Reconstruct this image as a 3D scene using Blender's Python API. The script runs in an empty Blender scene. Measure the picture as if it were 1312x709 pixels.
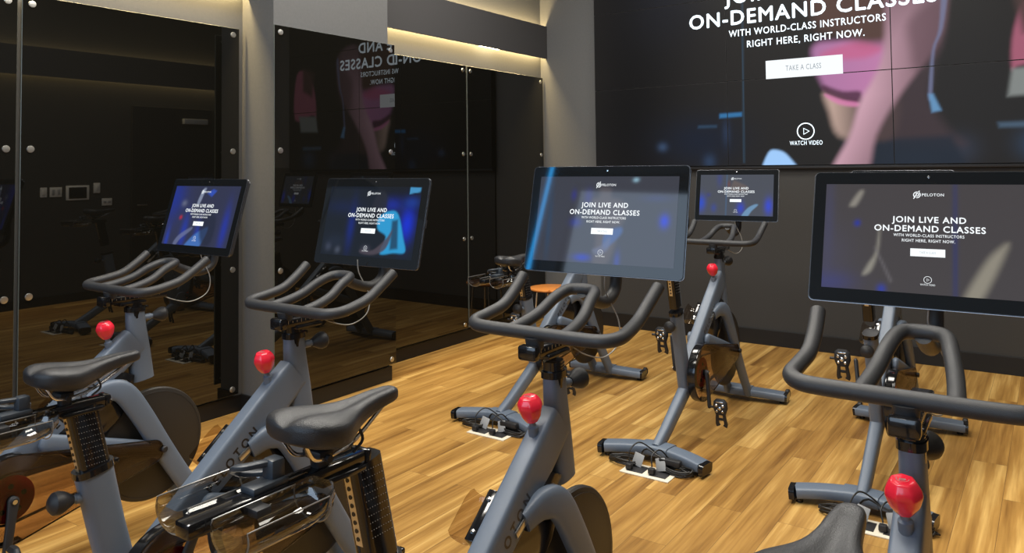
import bpy, bmesh, math, random
import numpy as np
from mathutils import Vector, Matrix
random.seed(7)
PI = math.pi
scene = bpy.context.scene
C = bpy.context.collection

# ------------------------------------------------------------------ camera
yaw, pitch, roll, FPX, CY = 0.613132675, 0.0380848126, -0.0114468129, 987.335852, 176.252828
f_ = Vector((-math.sin(yaw)*math.cos(pitch), math.cos(yaw)*math.cos(pitch), math.sin(pitch)))
r_ = Vector((math.cos(yaw), math.sin(yaw), 0)); u_ = r_.cross(f_)
r2 = r_*math.cos(roll)+u_*math.sin(roll); u2 = -r_*math.sin(roll)+u_*math.cos(roll)
cd = bpy.data.cameras.new('camera'); cam = bpy.data.objects.new('camera', cd); C.objects.link(cam)
M = Matrix((r2, u2, -f_)).transposed().to_4x4(); M.translation = Vector((0, 0, 1.5)); cam.matrix_world = M
cd.sensor_width = 36; cd.lens = FPX/1312*36; cd.shift_y = (CY-354.5)/1312; cd.clip_start = .05
scene.camera = cam

# ------------------------------------------------------------------ world, lights, exposure
w = bpy.data.worlds.new('world'); scene.world = w; w.use_nodes = True
w.node_tree.nodes['Background'].inputs[0].default_value = (.55, .72, 1, 1)
w.node_tree.nodes['Background'].inputs[1].default_value = 1.0
vs = scene.view_settings; vs.view_transform = 'Standard'; vs.look = 'None'; vs.gamma = 1; vs.use_curve_mapping = False
vs.exposure = 0.0

def area(name, loc, rot, sx, sy, power, col=(1, 1, 1)):
    l = bpy.data.lights.new(name, 'AREA'); l.shape = 'RECTANGLE'; l.size = sx; l.size_y = sy; l.energy = power; l.color = col
    o = bpy.data.objects.new(name, l); o.location = loc; o.rotation_euler = rot; C.objects.link(o); return o
WARM = (1, .86, .66)
# rows of ceiling fixtures over the floor
for i, (x, y, p) in enumerate([(-2.6, 1.0, 78), (-.8, 1.0, 58), (-3.0, 3.0, 58), (-1.0, 3.0, 58), (-3.0, 4.7, 56), (-1.0, 4.7, 52), (0.4, 3.4, 16)]):
    area('ceiling_lamp', (x, y, 3.9), (0, 0, 0), .9, .9, p, (1, .95, .86))
# daylight through the clerestory windows behind the camera
area('window_daylight', (-1.6, -3.22, 2.55), (PI/2, 0, 0), 4.8, 2.7, 95, (.62, .8, 1))

# ------------------------------------------------------------------ materials
def mat(name, col, rough=.5, metal=0, spec=.5, coat=0, bump=0, bscale=200, var=0):
    m = bpy.data.materials.new(name); m.use_nodes = True; nt = m.node_tree; b = nt.nodes['Principled BSDF']
    b.inputs['Base Color'].default_value = (*col, 1); b.inputs['Roughness'].default_value = rough
    b.inputs['Metallic'].default_value = metal; b.inputs['Specular IOR Level'].default_value = spec; b.inputs['Coat Weight'].default_value = coat
    tc = nt.nodes.new('ShaderNodeTexCoord'); n = nt.nodes.new('ShaderNodeTexNoise'); n.inputs['Scale'].default_value = bscale
    n.inputs['Detail'].default_value = 4
    nt.links.new(tc.outputs['Object'], n.inputs['Vector'])
    if bump:
        bp = nt.nodes.new('ShaderNodeBump'); bp.inputs['Strength'].default_value = bump; bp.inputs['Distance'].default_value = .002
        nt.links.new(n.outputs['Fac'], bp.inputs['Height']); nt.links.new(bp.outputs['Normal'], b.inputs['Normal'])
    if var:
        mx = nt.nodes.new('ShaderNodeMix'); mx.data_type = 'RGBA'; mx.blend_type = 'MULTIPLY'
        mx.inputs[0].default_value = 1; mx.inputs[6].default_value = (*col, 1)
        mr = nt.nodes.new('ShaderNodeMapRange'); mr.inputs[3].default_value = 1-var; mr.inputs[4].default_value = 1+var
        nt.links.new(n.outputs['Fac'], mr.inputs[0]); nt.links.new(mr.outputs[0], mx.inputs[7]); nt.links.new(mx.outputs[2], b.inputs['Base Color'])
    return m
def emat(name, col, s):
    m = bpy.data.materials.new(name); m.use_nodes = True; nt = m.node_tree; b = nt.nodes['Principled BSDF']
    b.inputs['Base Color'].default_value = (0, 0, 0, 1); b.inputs['Emission Color'].default_value = (*col, 1); b.inputs['Emission Strength'].default_value = s
    b.inputs['Specular IOR Level'].default_value = 0
    return m
def picmat(name, s, rough=.15, spec=.4, veil=(0, 0, 0)):
    """screen picture: per-vertex picture colours, lit from within"""
    m = bpy.data.materials.new(name); m.use_nodes = True; nt = m.node_tree; b = nt.nodes['Principled BSDF']
    a = nt.nodes.new('ShaderNodeVertexColor'); a.layer_name = 'picture'
    nt.links.new(a.outputs['Color'], b.inputs['Emission Color']); b.inputs['Emission Strength'].default_value = s
    b.inputs['Base Color'].default_value = (.004, .004, .004, 1); b.inputs['Roughness'].default_value = rough; b.inputs['Specular IOR Level'].default_value = spec
    return m
def smoke(name, tint, gloss=.12, rough=.03):
    m = bpy.data.materials.new(name); m.use_nodes = True; nt = m.node_tree; nt.nodes.clear()
    o = nt.nodes.new('ShaderNodeOutputMaterial'); t = nt.nodes.new('ShaderNodeBsdfTransparent'); g = nt.nodes.new('ShaderNodeBsdfGlossy')
    t.inputs[0].default_value = (*tint, 1); g.inputs['Roughness'].default_value = rough
    fa = nt.nodes.new('ShaderNodeLayerWeight'); fa.inputs[0].default_value = .5
    pw = nt.nodes.new('ShaderNodeMath'); pw.operation = 'POWER'; pw.inputs[1].default_value = 3; nt.links.new(fa.outputs['Facing'], pw.inputs[0])
    lw = nt.nodes.new('ShaderNodeMath'); lw.operation = 'MULTIPLY_ADD'; lw.inputs[1].default_value = gloss*2.5; lw.inputs[2].default_value = gloss*.4; nt.links.new(pw.outputs[0], lw.inputs[0])
    mx = nt.nodes.new('ShaderNodeMixShader'); nt.links.new(lw.outputs[0], mx.inputs[0]); nt.links.new(t.outputs[0], mx.inputs[1]); nt.links.new(g.outputs[0], mx.inputs[2])
    nt.links.new(mx.outputs[0], o.inputs[0]); return m
FRAME = mat('blue_grey_powder_coat', (.116, .146, .194), .42, 0, .5, bump=.15, bscale=900)
RUBBER = mat('black_rubber', (.026, .027, .030), .48, 0, .45, bump=.3, bscale=700)
LEATHER = mat('saddle_vinyl', (.020, .021, .024), .40, 0, .5, bump=.5, bscale=500)
GLOSSB = mat('gloss_black_plastic', (.008, .008, .009), .12, 0, .6)
LEVER = mat('slate_plastic', (.035, .042, .052), .4)
MATB = mat('matte_black_plastic', (.018, .018, .020), .5, 0, .4)
FLY = mat('flywheel_black', (.022, .019, .016), .45, 0, .5, bump=.1)
CHROME = mat('chrome', (.75, .75, .76), .18, 1)
STEEL = mat('brushed_steel', (.62, .62, .60), .32, 1)
BRASS = mat('slotted_metal', (.66, .58, .42), .4, .8)
RED = mat('red_knob_plastic', (.78, .02, .045), .22, 0, .5, coat=.4)
REDP = mat('red_pulley', (.92, .012, .035), .3, 0, .5)
SMOKE = smoke('smoked_acrylic', (.66, .56, .47), .16)
SMOKED = smoke('dark_smoked_acrylic', (.84, .79, .76), .05)
TRAY = smoke('tray_acrylic', (.50, .50, .49), .28)
TRAYRIM = mat('tray_rim_plastic', (.16, .155, .15), .12, 0, .9)
CLEAR = smoke('clear_acrylic', (.80, .78, .75))
INK = mat('black_lettering', (.010, .010, .012), .3)
GREYINK = mat('grey_marking', (.32, .32, .32), .5)
BEZEL = mat('tablet_glass_black', (.008, .009, .010), .04, 0, .52)
CASE = mat('tablet_case', (.03, .033, .04), .35, 0, .5)
EDGE = mat('tablet_edge_trim', (.22, .23, .25), .25, 1)
CABLEG = mat('pale_cable', (.30, .29, .27), .5)
CORD = mat('black_cord', (.012, .012, .012), .45)
CREAM = mat('cream_plate', (.72, .66, .54), .4)
GREYP = mat('grey_plastic', (.34, .35, .36), .45)
WHITEP = mat('white_plastic', (.72, .72, .70), .4)
WALLG = mat('wall_paint_grey', (.100, .101, .103), .75, 0, .3, bump=.15, bscale=60, var=.10)
WALLD = mat('wall_paint_charcoal', (.042, .041, .040), .7, 0, .3, bump=.1, bscale=80, var=.06)
VALM = mat('valance_paint', (.050, .049, .051), .6, 0, .3, var=.05)
BASEM = mat('black_baseboard', (.008, .008, .0085), .45, 0, .4)
CEILM = mat('ceiling_paint', (.07, .07, .07), .8)
REARM = mat('rear_wall_paint', (.30, .31, .33), .8)
DOORM = mat('door_paint', (.016, .015, .015), .5)
WOODTOP = mat('orange_wood_top', (.62, .24, .06), .35, bump=.1, bscale=30, var=.2)
LINEM = emat('screen_white', (.80, .92, 1), 2.0)
LINES = emat('tablet_white', (.92, .97, 1), 1.1)
GREYTXT = mat('button_lettering', (.35, .40, .42), .5)
WALLTXT = emat('button_lettering_lit', (.30, .34, .36), 1.0)
LED = emat('strip_glow', (1, .82, .5), 14)
BLUELED = emat('blue_tube_glow', (.04, .42, 1), 16)

def glass_mat():
    m = bpy.data.materials.new('black_back_painted_glass'); m.use_nodes = True; b = m.node_tree.nodes['Principled BSDF']
    b.inputs['Base Color'].default_value = (.0045, .0042, .0032, 1); b.inputs['Roughness'].default_value = .012
    b.inputs['IOR'].default_value = 1.66; b.inputs['Specular IOR Level'].default_value = .5
    return m
GLASS = glass_mat()
GEDGE = mat('polished_glass_edge', (.10, .11, .10), .25, 0, .5)

def floor_mat():
    m = bpy.data.materials.new('oak_plank_floor'); m.use_nodes = True; nt = m.node_tree; N = nt.nodes; L = nt.links; b = N['Principled BSDF']
    tc = N.new('ShaderNodeTexCoord'); mp = N.new('ShaderNodeMapping'); mp.inputs['Rotation'].default_value = (0, 0, PI/2)
    L.new(tc.outputs['Object'], mp.inputs[0])
    br = N.new('ShaderNodeTexBrick'); br.inputs['Color1'].default_value = (0, 0, 0, 1); br.inputs['Color2'].default_value = (1, 1, 1, 1)
    br.inputs['Mortar'].default_value = (.5, .5, .5, 1); br.inputs['Scale'].default_value = 1; br.inputs['Mortar Size'].default_value = .0009
    br.inputs['Brick Width'].default_value = 1.22; br.inputs['Row Height'].default_value = .152; br.inputs['Bias'].default_value = 0
    br.offset = .37; br.squash = 1; L.new(mp.outputs[0], br.inputs[0])
    # long grain streaks along Y, shifted plank by plank
    sc = N.new('ShaderNodeMapping'); sc.inputs['Scale'].default_value = (.5, 9, 1); L.new(mp.outputs[0], sc.inputs[0])
    ad = N.new('ShaderNodeVectorMath'); ad.operation = 'MULTIPLY_ADD'; ad.inputs[1].default_value = (7, 31, 3); L.new(br.outputs['Color'], ad.inputs[0]); L.new(sc.outputs[0], ad.inputs[2])
    n1 = N.new('ShaderNodeTexNoise'); n1.inputs['Scale'].default_value = 1.7; n1.inputs['Detail'].default_value = 5; n1.inputs['Roughness'].default_value = .55; L.new(ad.outputs[0], n1.inputs['Vector'])
    sc2 = N.new('ShaderNodeMapping'); sc2.inputs['Scale'].default_value = (2.2, 60, 1); L.new(mp.outputs[0], sc2.inputs[0])
    n2 = N.new('ShaderNodeTexNoise'); n2.inputs['Scale'].default_value = 1.5; n2.inputs['Detail'].default_value = 6; L.new(sc2.outputs[0], n2.inputs['Vector'])
    a1 = N.new('ShaderNodeMath'); a1.operation = 'MULTIPLY_ADD'; a1.inputs[1].default_value = .15; L.new(br.outputs['Color'], a1.inputs[0])
    s1 = N.new('ShaderNodeMath'); s1.operation = 'MULTIPLY'; s1.inputs[1].default_value = 1.0; L.new(n1.outputs['Fac'], s1.inputs[0]); L.new(s1.outputs[0], a1.inputs[2])
    a2 = N.new('ShaderNodeMath'); a2.operation = 'MULTIPLY_ADD'; a2.inputs[1].default_value = .30; L.new(n2.outputs['Fac'], a2.inputs[0]); L.new(a1.outputs[0], a2.inputs[2])
    cr = N.new('ShaderNodeValToRGB'); e = cr.color_ramp.elements; e[0].position = .46; e[0].color = (.17, .078, .018, 1); e[1].position = .98; e[1].color = (.68, .44, .15, 1)
    k = e.new(.62); k.color = (.30, .155, .038, 1); k = e.new(.78); k.color = (.43, .240, .064, 1)
    L.new(a2.outputs[0], cr.inputs[0])
    mx = N.new('ShaderNodeMix'); mx.data_type = 'RGBA'; L.new(br.outputs['Fac'], mx.inputs[0]); L.new(cr.outputs[0], mx.inputs[6]); mx.inputs[7].default_value = (.13, .07, .025, 1)
    L.new(mx.outputs[2], b.inputs['Base Color']); b.inputs['Roughness'].default_value = .38; b.inputs['Specular IOR Level'].default_value = .35
    return m
FLOORM = floor_mat()

# ------------------------------------------------------------------ mesh helpers
def finish(name, bm, m, parent=None, loc=(0, 0, 0), ang=.6, smooth=True):
    bmesh.ops.recalc_face_normals(bm, faces=bm.faces)
    me = bpy.data.meshes.new(name); bm.to_mesh(me); bm.free()
    if smooth:
        me.polygons.foreach_set('use_smooth', [True]*len(me.polygons)); me.set_sharp_from_angle(angle=ang)
    for mm in (m if isinstance(m, (list, tuple)) else [m]): me.materials.append(mm)
    o = bpy.data.objects.new(name, me); o.location = loc; C.objects.link(o)
    if parent: o.parent = parent
    return o
def box(bm, c, s, bev=0, rot=None, seg=2, mi=0):
    g = bmesh.ops.create_cube(bm, size=1)['verts']
    for v in g: v.co = Vector((v.co.x*s[0], v.co.y*s[1], v.co.z*s[2]))
    fs = set(f for v in g for f in v.link_faces)
    if bev:
        es = list(set(e for v in g for e in v.link_edges))
        r = bmesh.ops.bevel(bm, geom=es, offset=min(bev, min(s)*.49), segments=seg, profile=.5, affect='EDGES')
        vs_ = set(v for f in r['faces'] for v in f.verts) | set(v for v in g if v.is_valid)
        g = list(vs_)
        fs = set(f for v in g for f in v.link_faces)
    if rot: bmesh.ops.rotate(bm, verts=g, cent=(0, 0, 0), matrix=rot)
    for v in g: v.co += Vector(c)
    for f in fs: f.material_index = mi
    return g
def catmull(pts, k=6):
    P = [Vector(p) for p in pts]; out = []
    for i in range(len(P)-1):
        a = P[i-1] if i else P[0]*2-P[1]; b = P[i]; c = P[i+1]; d = P[i+2] if i+2 < len(P) else P[-1]*2-P[-2]
        for j in range(k):
            t = j/k; out.append(.5*((2*b)+(c-a)*t+(2*a-5*b+4*c-d)*t*t+(3*b-a-3*c+d)*t**3))
    out.append(P[-1]); return out
def sweep(bm, pts, rad, ref=None, p=2, n=16, cap='flat', mi=0):
    """rad: list of (half width along ref, half height) per point or one pair; p = superellipse exponent"""
    P = [Vector(q)[:3] for q in pts]; P = [Vector(q) for q in P]; m = len(P)
    R = [rad]*m if not isinstance(rad, list) else rad
    if len(R) != m:
        R2 = []
        for i in range(m):
            t = i/(m-1)*(len(R)-1); k = min(int(t), len(R)-2); f = t-k
            R2.append((R[k][0]*(1-f)+R[k+1][0]*f, R[k][1]*(1-f)+R[k+1][1]*f))
        R = R2
    T = [(P[min(i+1, m-1)]-P[max(i-1, 0)]).normalized() for i in range(m)]
    if cap == 'round':
        def ext(p0, t, r, sgn):
            q = []
            for a in (.35, .7, .92): q.append((p0+t*sgn*r[1]*a*.9, (r[0]*math.sqrt(1-a*a), r[1]*math.sqrt(1-a*a))))
            return q
        e0 = ext(P[0], T[0], R[0], -1)[::-1]; e1 = ext(P[-1], T[-1], R[-1], 1)
        P = [a for a, b in e0]+P+[a for a, b in e1]; R = [b for a, b in e0]+R+[b for a, b in e1]
        T = [T[0]]*3+T+[T[-1]]*3; m = len(P)
    rings = []; prev = None
    for i in range(m):
        t = T[i]
        if ref is not None: s = Vector(ref)
        else: s = prev if prev is not None else (Vector((0, 0, 1)) if abs(t.z) < .9 else Vector((1, 0, 0)))
        s = (s-t*s.dot(t)).normalized(); prev = s; u = t.cross(s)
        ring = []
        for j in range(n):
            a = 2*PI*j/n; ca, sa = math.cos(a), math.sin(a)
            ring.append(bm.verts.new(P[i]+s*R[i][0]*math.copysign(abs(ca)**(2/p), ca)+u*R[i][1]*math.copysign(abs(sa)**(2/p), sa)))
        rings.append(ring)
    fs = []
    for a, b in zip(rings, rings[1:]):
        for j in range(n): fs.append(bm.faces.new((a[j], a[(j+1) % n], b[(j+1) % n], b[j])))
    fs.append(bm.faces.new(rings[0][::-1])); fs.append(bm.faces.new(rings[-1]))
    for f in fs: f.material_index = mi
    return rings
def lathe(bm, prof, origin, axis, n=24, lobes=0, amp=0, mi=0):
    """prof: (radius, height) pairs along axis from origin"""
    ax = Vector(axis).normalized(); s = Vector((1, 0, 0)) if abs(ax.x) < .8 else Vector((0, 0, 1)); s = (s-ax*s.dot(ax)).normalized(); u = ax.cross(s); rings = []
    for r, h in prof:
        ring = []
        for j in range(n):
            a = 2*PI*j/n; rr = r*(1+amp*math.cos(lobes*a)) if lobes else r
            ring.append(bm.verts.new(Vector(origin)+ax*h+(s*math.cos(a)+u*math.sin(a))*max(rr, 1e-4)))
        rings.append(ring)
    fs = []
    for a, b in zip(rings, rings[1:]):
        for j in range(n): fs.append(bm.faces.new((a[j], a[(j+1) % n], b[(j+1) % n], b[j])))
    fs.append(bm.faces.new(rings[0][::-1])); fs.append(bm.faces.new(rings[-1]))
    for f in fs: f.material_index = mi
def prism(bm, prof, x0, x1, axis='x', bev=0):
    """extrude a closed (y,z) outline from x0 to x1"""
    va = [bm.verts.new((x0, y, z)) for y, z in prof]; vb = [bm.verts.new((x1, y, z)) for y, z in prof]; n = len(prof)
    fs = [bm.faces.new(va), bm.faces.new(vb[::-1])]
    for i in range(n): fs.append(bm.faces.new((va[i], vb[i], vb[(i+1) % n], va[(i+1) % n])))
    if bev:
        es = list(set(list(fs[0].edges)+list(fs[1].edges)))
        bmesh.ops.bevel(bm, geom=es, offset=bev, segments=2, profile=.5, affect='EDGES')
def BM(): return bmesh.new()
def empty(name, loc=(0, 0, 0), rz=0):
    o = bpy.data.objects.new(name, None); o.empty_display_size = .1; o.location = loc; o.rotation_euler = (0, 0, rz); C.objects.link(o); return o
def tag(o, label, cat, group=None, kind=None):
    o['label'] = label; o['category'] = cat
    if group: o['group'] = group
    if kind: o['kind'] = kind
    return o
def struct(o, label=None):
    o['kind'] = 'structure'
    if label: o['label'] = label
    return o
def boxobj(name, c, s, m, bev=0, parent=None, smooth=True):
    bm = BM(); box(bm, (0, 0, 0), s, bev); return finish(name, bm, m, parent, c, smooth=smooth)

HCAP = .70
def text_mesh(txt, width, cap, bold=.012, spacing=1.05, italic=0, weight=0):
    """flat lettering, centred on its baseline middle, in local X/Y"""
    cu = bpy.data.curves.new('lettering', 'FONT'); cu.body = txt; cu.size = 1; cu.offset = bold; cu.space_character = spacing; cu.resolution_u = 3
    o = bpy.data.objects.new('lettering', cu); C.objects.link(o); bpy.context.view_layer.update()
    me = bpy.data.meshes.new_from_object(o.evaluated_get(bpy.context.evaluated_depsgraph_get()))
    bpy.data.objects.remove(o); bpy.data.curves.remove(cu)
    co = np.array([v.co[:] for v in me.vertices]); x0, x1 = co[:, 0].min(), co[:, 0].max()
    sx = width/(x1-x0); sy = cap/HCAP
    for v in me.vertices: v.co = Vector(((v.co.x-(x0+x1)/2)*sx+italic*v.co.y*sy, v.co.y*sy, 0))
    if weight:
        bm = BM()
        for k, (a, b_) in enumerate(((-1, 0), (1, 0), (0, -1), (0, 1))):
            n0 = len(bm.verts); bm.from_mesh(me); bm.verts.ensure_lookup_table()
            for v in bm.verts[n0:]: v.co += Vector((a*weight*cap, b_*weight*cap, k*1e-5*cap))
        bm.to_mesh(me); bm.free()
    return me
def place_text(name, me, m, parent, loc, rot):
    me.name = name
    if not me.materials: me.materials.append(m)
    o = bpy.data.objects.new(name, me); o.location = loc; o.rotation_euler = rot; C.objects.link(o); o.parent = parent; return o
def ribbon(bm, pts, wd, closed=False):
    """flat line of width wd through 2D points (local X/Y)"""
    P = [Vector((x, y, 0)) for x, y in pts]; n = len(P); L = []; 
    for i in range(n):
        a = P[i-1] if (closed or i) else P[i]; b = P[(i+1) % n] if (closed or i < n-1) else P[i]
        t = (b-a).normalized(); s = Vector((-t.y, t.x, 0))*wd/2; L.append((bm.verts.new(P[i]+s), bm.verts.new(P[i]-s)))
    for i in range(n if closed else n-1):
        a, b = L[i], L[(i+1) % n]; bm.faces.new((a[0], a[1], b[1], b[0]))
def circ(cx, cy, r, a0=0, a1=2*PI, n=28, sx=1): return [(cx+r*sx*math.cos(a0+(a1-a0)*i/n), cy+r*math.sin(a0+(a1-a0)*i/n)) for i in range(n+(0 if abs(a1-a0-2*PI) < 1e-6 else 1))]
def logo_bm(h):
    """ring broken by a leaning stroke, with a small inner bowl"""
    bm = BM(); w_ = h*.10
    ribbon(bm, circ(0, 0, h*.36, math.radians(75), math.radians(245)), w_)
    ribbon(bm, circ(0, 0, h*.36, math.radians(-100), math.radians(55)), w_)
    ribbon(bm, circ(h*.02, h*.02, h*.17, math.radians(-120), math.radians(150)), w_)
    ribbon(bm, [(-h*.36, -h*.50), (-h*.12, -.06*h), (h*.0, .2*h)], w_); ribbon(bm, [(h*.16, h*.34), (h*.28, h*.52)], w_)
    return bm

# ------------------------------------------------------------------ screen pictures
def inpoly(U, V, poly):
    n = len(poly); ins = np.zeros(U.shape, bool); d = np.full(U.shape, 9.)
    for i in range(n):
        x0, y0 = poly[i]; x1, y1 = poly[(i+1) % n]
        y0 *= .5625; y1 *= .5625
        c = ((y0 > V) != (y1 > V)) & (U < (x1-x0)*(V-y0)/((y1-y0) if y1 != y0 else 1e-9)+x0); ins ^= c
        dx, dy = x1-x0, y1-y0; t = np.clip(((U-x0)*dx+(V-y0)*dy)/(dx*dx+dy*dy+1e-12), 0, 1)
        d = np.minimum(d, np.hypot(U-x0-t*dx, V-y0-t*dy))
    return np.where(ins, d, -d)
def closed_curve(q, k=4):
    n = len(q); out = []
    for i in range(n):
        a, b, c, d = [np.array(q[(i+j) % n]) for j in (-1, 0, 1, 2)]
        for j in range(k):
            t = j/k; p = .5*(2*b+(c-a)*t+(2*a-5*b+4*c-d)*t*t+(3*b-a-3*c+d)*t**3); out.append((float(p[0]), float(p[1])))
    return out
def srgb(c): return np.array([(x/255/12.92 if x <= 10 else ((x/255+.055)/1.055)**2.4) for x in c])
def paint(nx, ny, base, shapes, blobs):
    u, v = np.meshgrid(np.linspace(0, 1, nx+1), np.linspace(0, 1, ny+1)); V = v*.5625
    img = np.zeros((ny+1, nx+1, 3)); img[:] = srgb(base)
    for (bx, by, rx, ry, col, al) in blobs:
        k = np.exp(-(((u-bx)/rx)**2+((v-by)/ry)**2))[..., None]*al; img = img*(1-k)+srgb(col)*k
    for (poly, col, soft, al) in shapes:
        if len(poly) > 4: poly = closed_curve(poly)
        k = (np.clip(inpoly(u, V, poly)/soft+.5, 0, 1))[..., None]; k = k*k*(3-2*k)*al
        if callable(col): cc = col(u, v)
        else: cc = srgb(col)
        img = img*(1-k)+cc*k
    return img
def grid_obj(name, img, W, H, m, parent, loc, u0=0, u1=1, v0=0, v1=1):
    """a lit rectangle in local X/Z showing columns/rows u0..u1, v0..v1 of the picture"""
    ny, nx = img.shape[0]-1, img.shape[1]-1
    i0, i1, j0, j1 = round(u0*nx), round(u1*nx), round(v0*ny), round(v1*ny)
    sub = img[j0:j1+1, i0:i1+1]; a, b = sub.shape[1], sub.shape[0]
    vs_ = [((i/(a-1)-.5)*W, 0, (j/(b-1)-.5)*H) for j in range(b) for i in range(a)]
    fs = [(j*a+i, j*a+i+1, (j+1)*a+i+1, (j+1)*a+i) for j in range(b-1) for i in range(a-1)]
    me = bpy.data.meshes.new(name); me.from_pydata(vs_, [], fs); me.update()
    at = me.color_attributes.new('picture', 'FLOAT_COLOR', 'POINT'); arr = np.ones((a*b, 4)); arr[:, :3] = sub.reshape(-1, 3); at.data.foreach_set('color', arr.ravel())
    me.materials.append(m); o = bpy.data.objects.new(name, me); o.location = loc; C.objects.link(o); o.parent = parent; return o
def lerp_col(c0, c1, f):
    a, b = srgb(c0), srgb(c1)
    return lambda u, v: a*(1-np.clip(f(u, v), 0, 1)[..., None])+b*np.clip(f(u, v), 0, 1)[..., None]

TXT = dict(join=text_mesh('JOIN LIVE AND', 1, 1), )
def screen_graphics(parent, W, H, y, white, btn_txt, cache, btn_white=None):
    """the menu lettering common to every display; local X/Z plane, facing -Y"""
    rot = (PI/2, 0, 0)
    def t(name, txt, u, v, wd, cap, m=white, bold=.0, sp=1.12):
        if name not in cache: cache[name] = text_mesh(txt, wd*W, cap*H, bold, sp, 0, 0 if 'button' in name or 'video' in name else .012 if 'logo' in name or 'sub' in name else .030)
        return place_text(name, cache[name], m, parent, ((u-.5)*W, y, (v-.5)*H), rot)
    t('headline_upper', 'JOIN LIVE AND', .5, .640, .334, .055); t('headline_lower', 'ON-DEMAND CLASSES', .5, .556, .5, .056)
    t('subline_upper', 'WITH WORLD-CLASS INSTRUCTORS', .5, .508, .318, .026); t('subline_lower', 'RIGHT HERE, RIGHT NOW.', .5, .461, .238, .026)
    if 'button' not in cache:
        bm = BM(); box(bm, (0, 0, 0), (.156*W, .07*H, .0008*W)); o = finish('button', bm, btn_white or white, smooth=False); cache['button'] = o.data; bpy.data.objects.remove(o)
        bm = BM(); r = .030*H; ribbon(bm, circ(0, 0, r), r*.12, True); ribbon(bm, [(-r*.24, -r*.38), (r*.42, 0), (-r*.24, r*.38)], r*.12, True); o = finish('play_icon', bm, white, smooth=False); cache['play_icon'] = o.data; bpy.data.objects.remove(o)
        o = finish('emblem', logo_bm(.075*H), white, smooth=False); cache['emblem'] = o.data; bpy.data.objects.remove(o)
    for nm, u, v in (('button', .4985, .366), ('play_icon', .5, .126), ('emblem', .447, .900)):
        o = bpy.data.objects.new(nm, cache[nm]); o.location = ((u-.5)*W, y, (v-.5)*H); o.rotation_euler = rot; C.objects.link(o); o.parent = parent
    t('button_lettering', 'TAKE A CLASS', .4985, .357, .072, .020, btn_txt, 0, 1.1).location.y -= .0016*W
    t('video_lettering', 'WATCH VIDEO', .5, .075, .066, .016, bold=.0); t('logo_lettering', 'PELOTON', .52, .888, .100, .026)

# ------------------------------------------------------------------ room
XL, XG, XV, XCOL, XCG, XR = -4.21, -4.165, -4.13, -3.90, -3.86, 1.0
YB, YF, CZ = 6.50, -3.2, 4.0
C0, C1 = 3.01, 4.00
struct(boxobj('floor', ((XL+XR)/2, (YB+YF)/2, -.05), (XR-XL+.4, YB-YF+.4, .1), FLOORM, smooth=False), 'golden oak plank floor')
struct(boxobj('ceiling', ((XL+XR)/2, (YB+YF)/2, CZ+.05), (XR-XL+.4, YB-YF+.4, .1), CEILM, smooth=False))
struct(boxobj('wall_left', (XL-.05, (YB+YF)/2, CZ/2), (.1, YB-YF+.4, CZ), WALLG, smooth=False), 'grey wall behind the black glass panels')
struct(boxobj('wall_column', ((XL+XCOL)/2, (C0+C1)/2, CZ/2), (XCOL-XL, C1-C0, CZ), WALLG, smooth=False), 'grey column standing out from the left wall')
struct(boxobj('wall_right', (XR+.05, (YB+YF)/2, CZ/2), (.1, YB-YF+.4, CZ), WALLD, smooth=False))
bm = BM(); box(bm, (0, 0, 0), (XR-XL, .1, CZ)); struct(finish('wall_back', bm, WALLG, None, ((XL+XR)/2, YB+.05, CZ/2), smooth=False), 'end wall behind the video wall')
struct(boxobj('wall_back_panel', ((-3.545+XR)/2, YB-.01, .76), (XR+3.545, .02, 1.52), WALLD, smooth=False), 'dark lower part of the end wall under the video wall')
bm = BM()
wx0, wx1, wz0, wz1 = -4.0, .8, 1.2, 3.9
for x0, x1, z0, z1 in ((XL, XR, 0, wz0), (XL, XR, wz1, CZ), (XL, wx0, wz0, wz1), (wx1, XR, wz0, wz1)): box(bm, ((x0+x1)/2, YF+.05, (z0+z1)/2), (x1-x0, .1, z1-z0))
struct(finish('wall_rear', bm, REARM, smooth=False))
bm = BM()
for x in (wx0+.03, wx1-.03): box(bm, (x, YF+.05, (wz0+wz1)/2), (.06, .08, wz1-wz0))
for z in (wz0+.03, wz1-.03): box(bm, ((wx0+wx1)/2, YF+.05, z), (wx1-wx0, .08, .06))
struct(finish('window_1', bm, MATB, smooth=False))
for nm, c, s in (('baseboard_left', (XL+.0075, (C0+YF)/2, .05), (.015, C0-YF, .10)), ('baseboard_left_far', (XL+.0075, (C1+YB)/2, .05), (.015, YB-C1, .10)),
                 ('baseboard_column', (XCOL+.0, (C0+C1)/2, .05), (.03, C1-C0+.03, .10)), ('baseboard_column_side', ((XL+XCOL)/2, C0-.0075, .05), (XCOL-XL, .015, .10)),
                 ('baseboard_back', ((XL+XR)/2, YB-.028, .063), (XR-XL, .016, .126)), ('baseboard_right', (XR-.0075, (YB+YF)/2, .05), (.015, YB-YF, .10))):
    struct(boxobj(nm, c, s, BASEM, .002, smooth=False), 'black baseboard')
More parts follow.
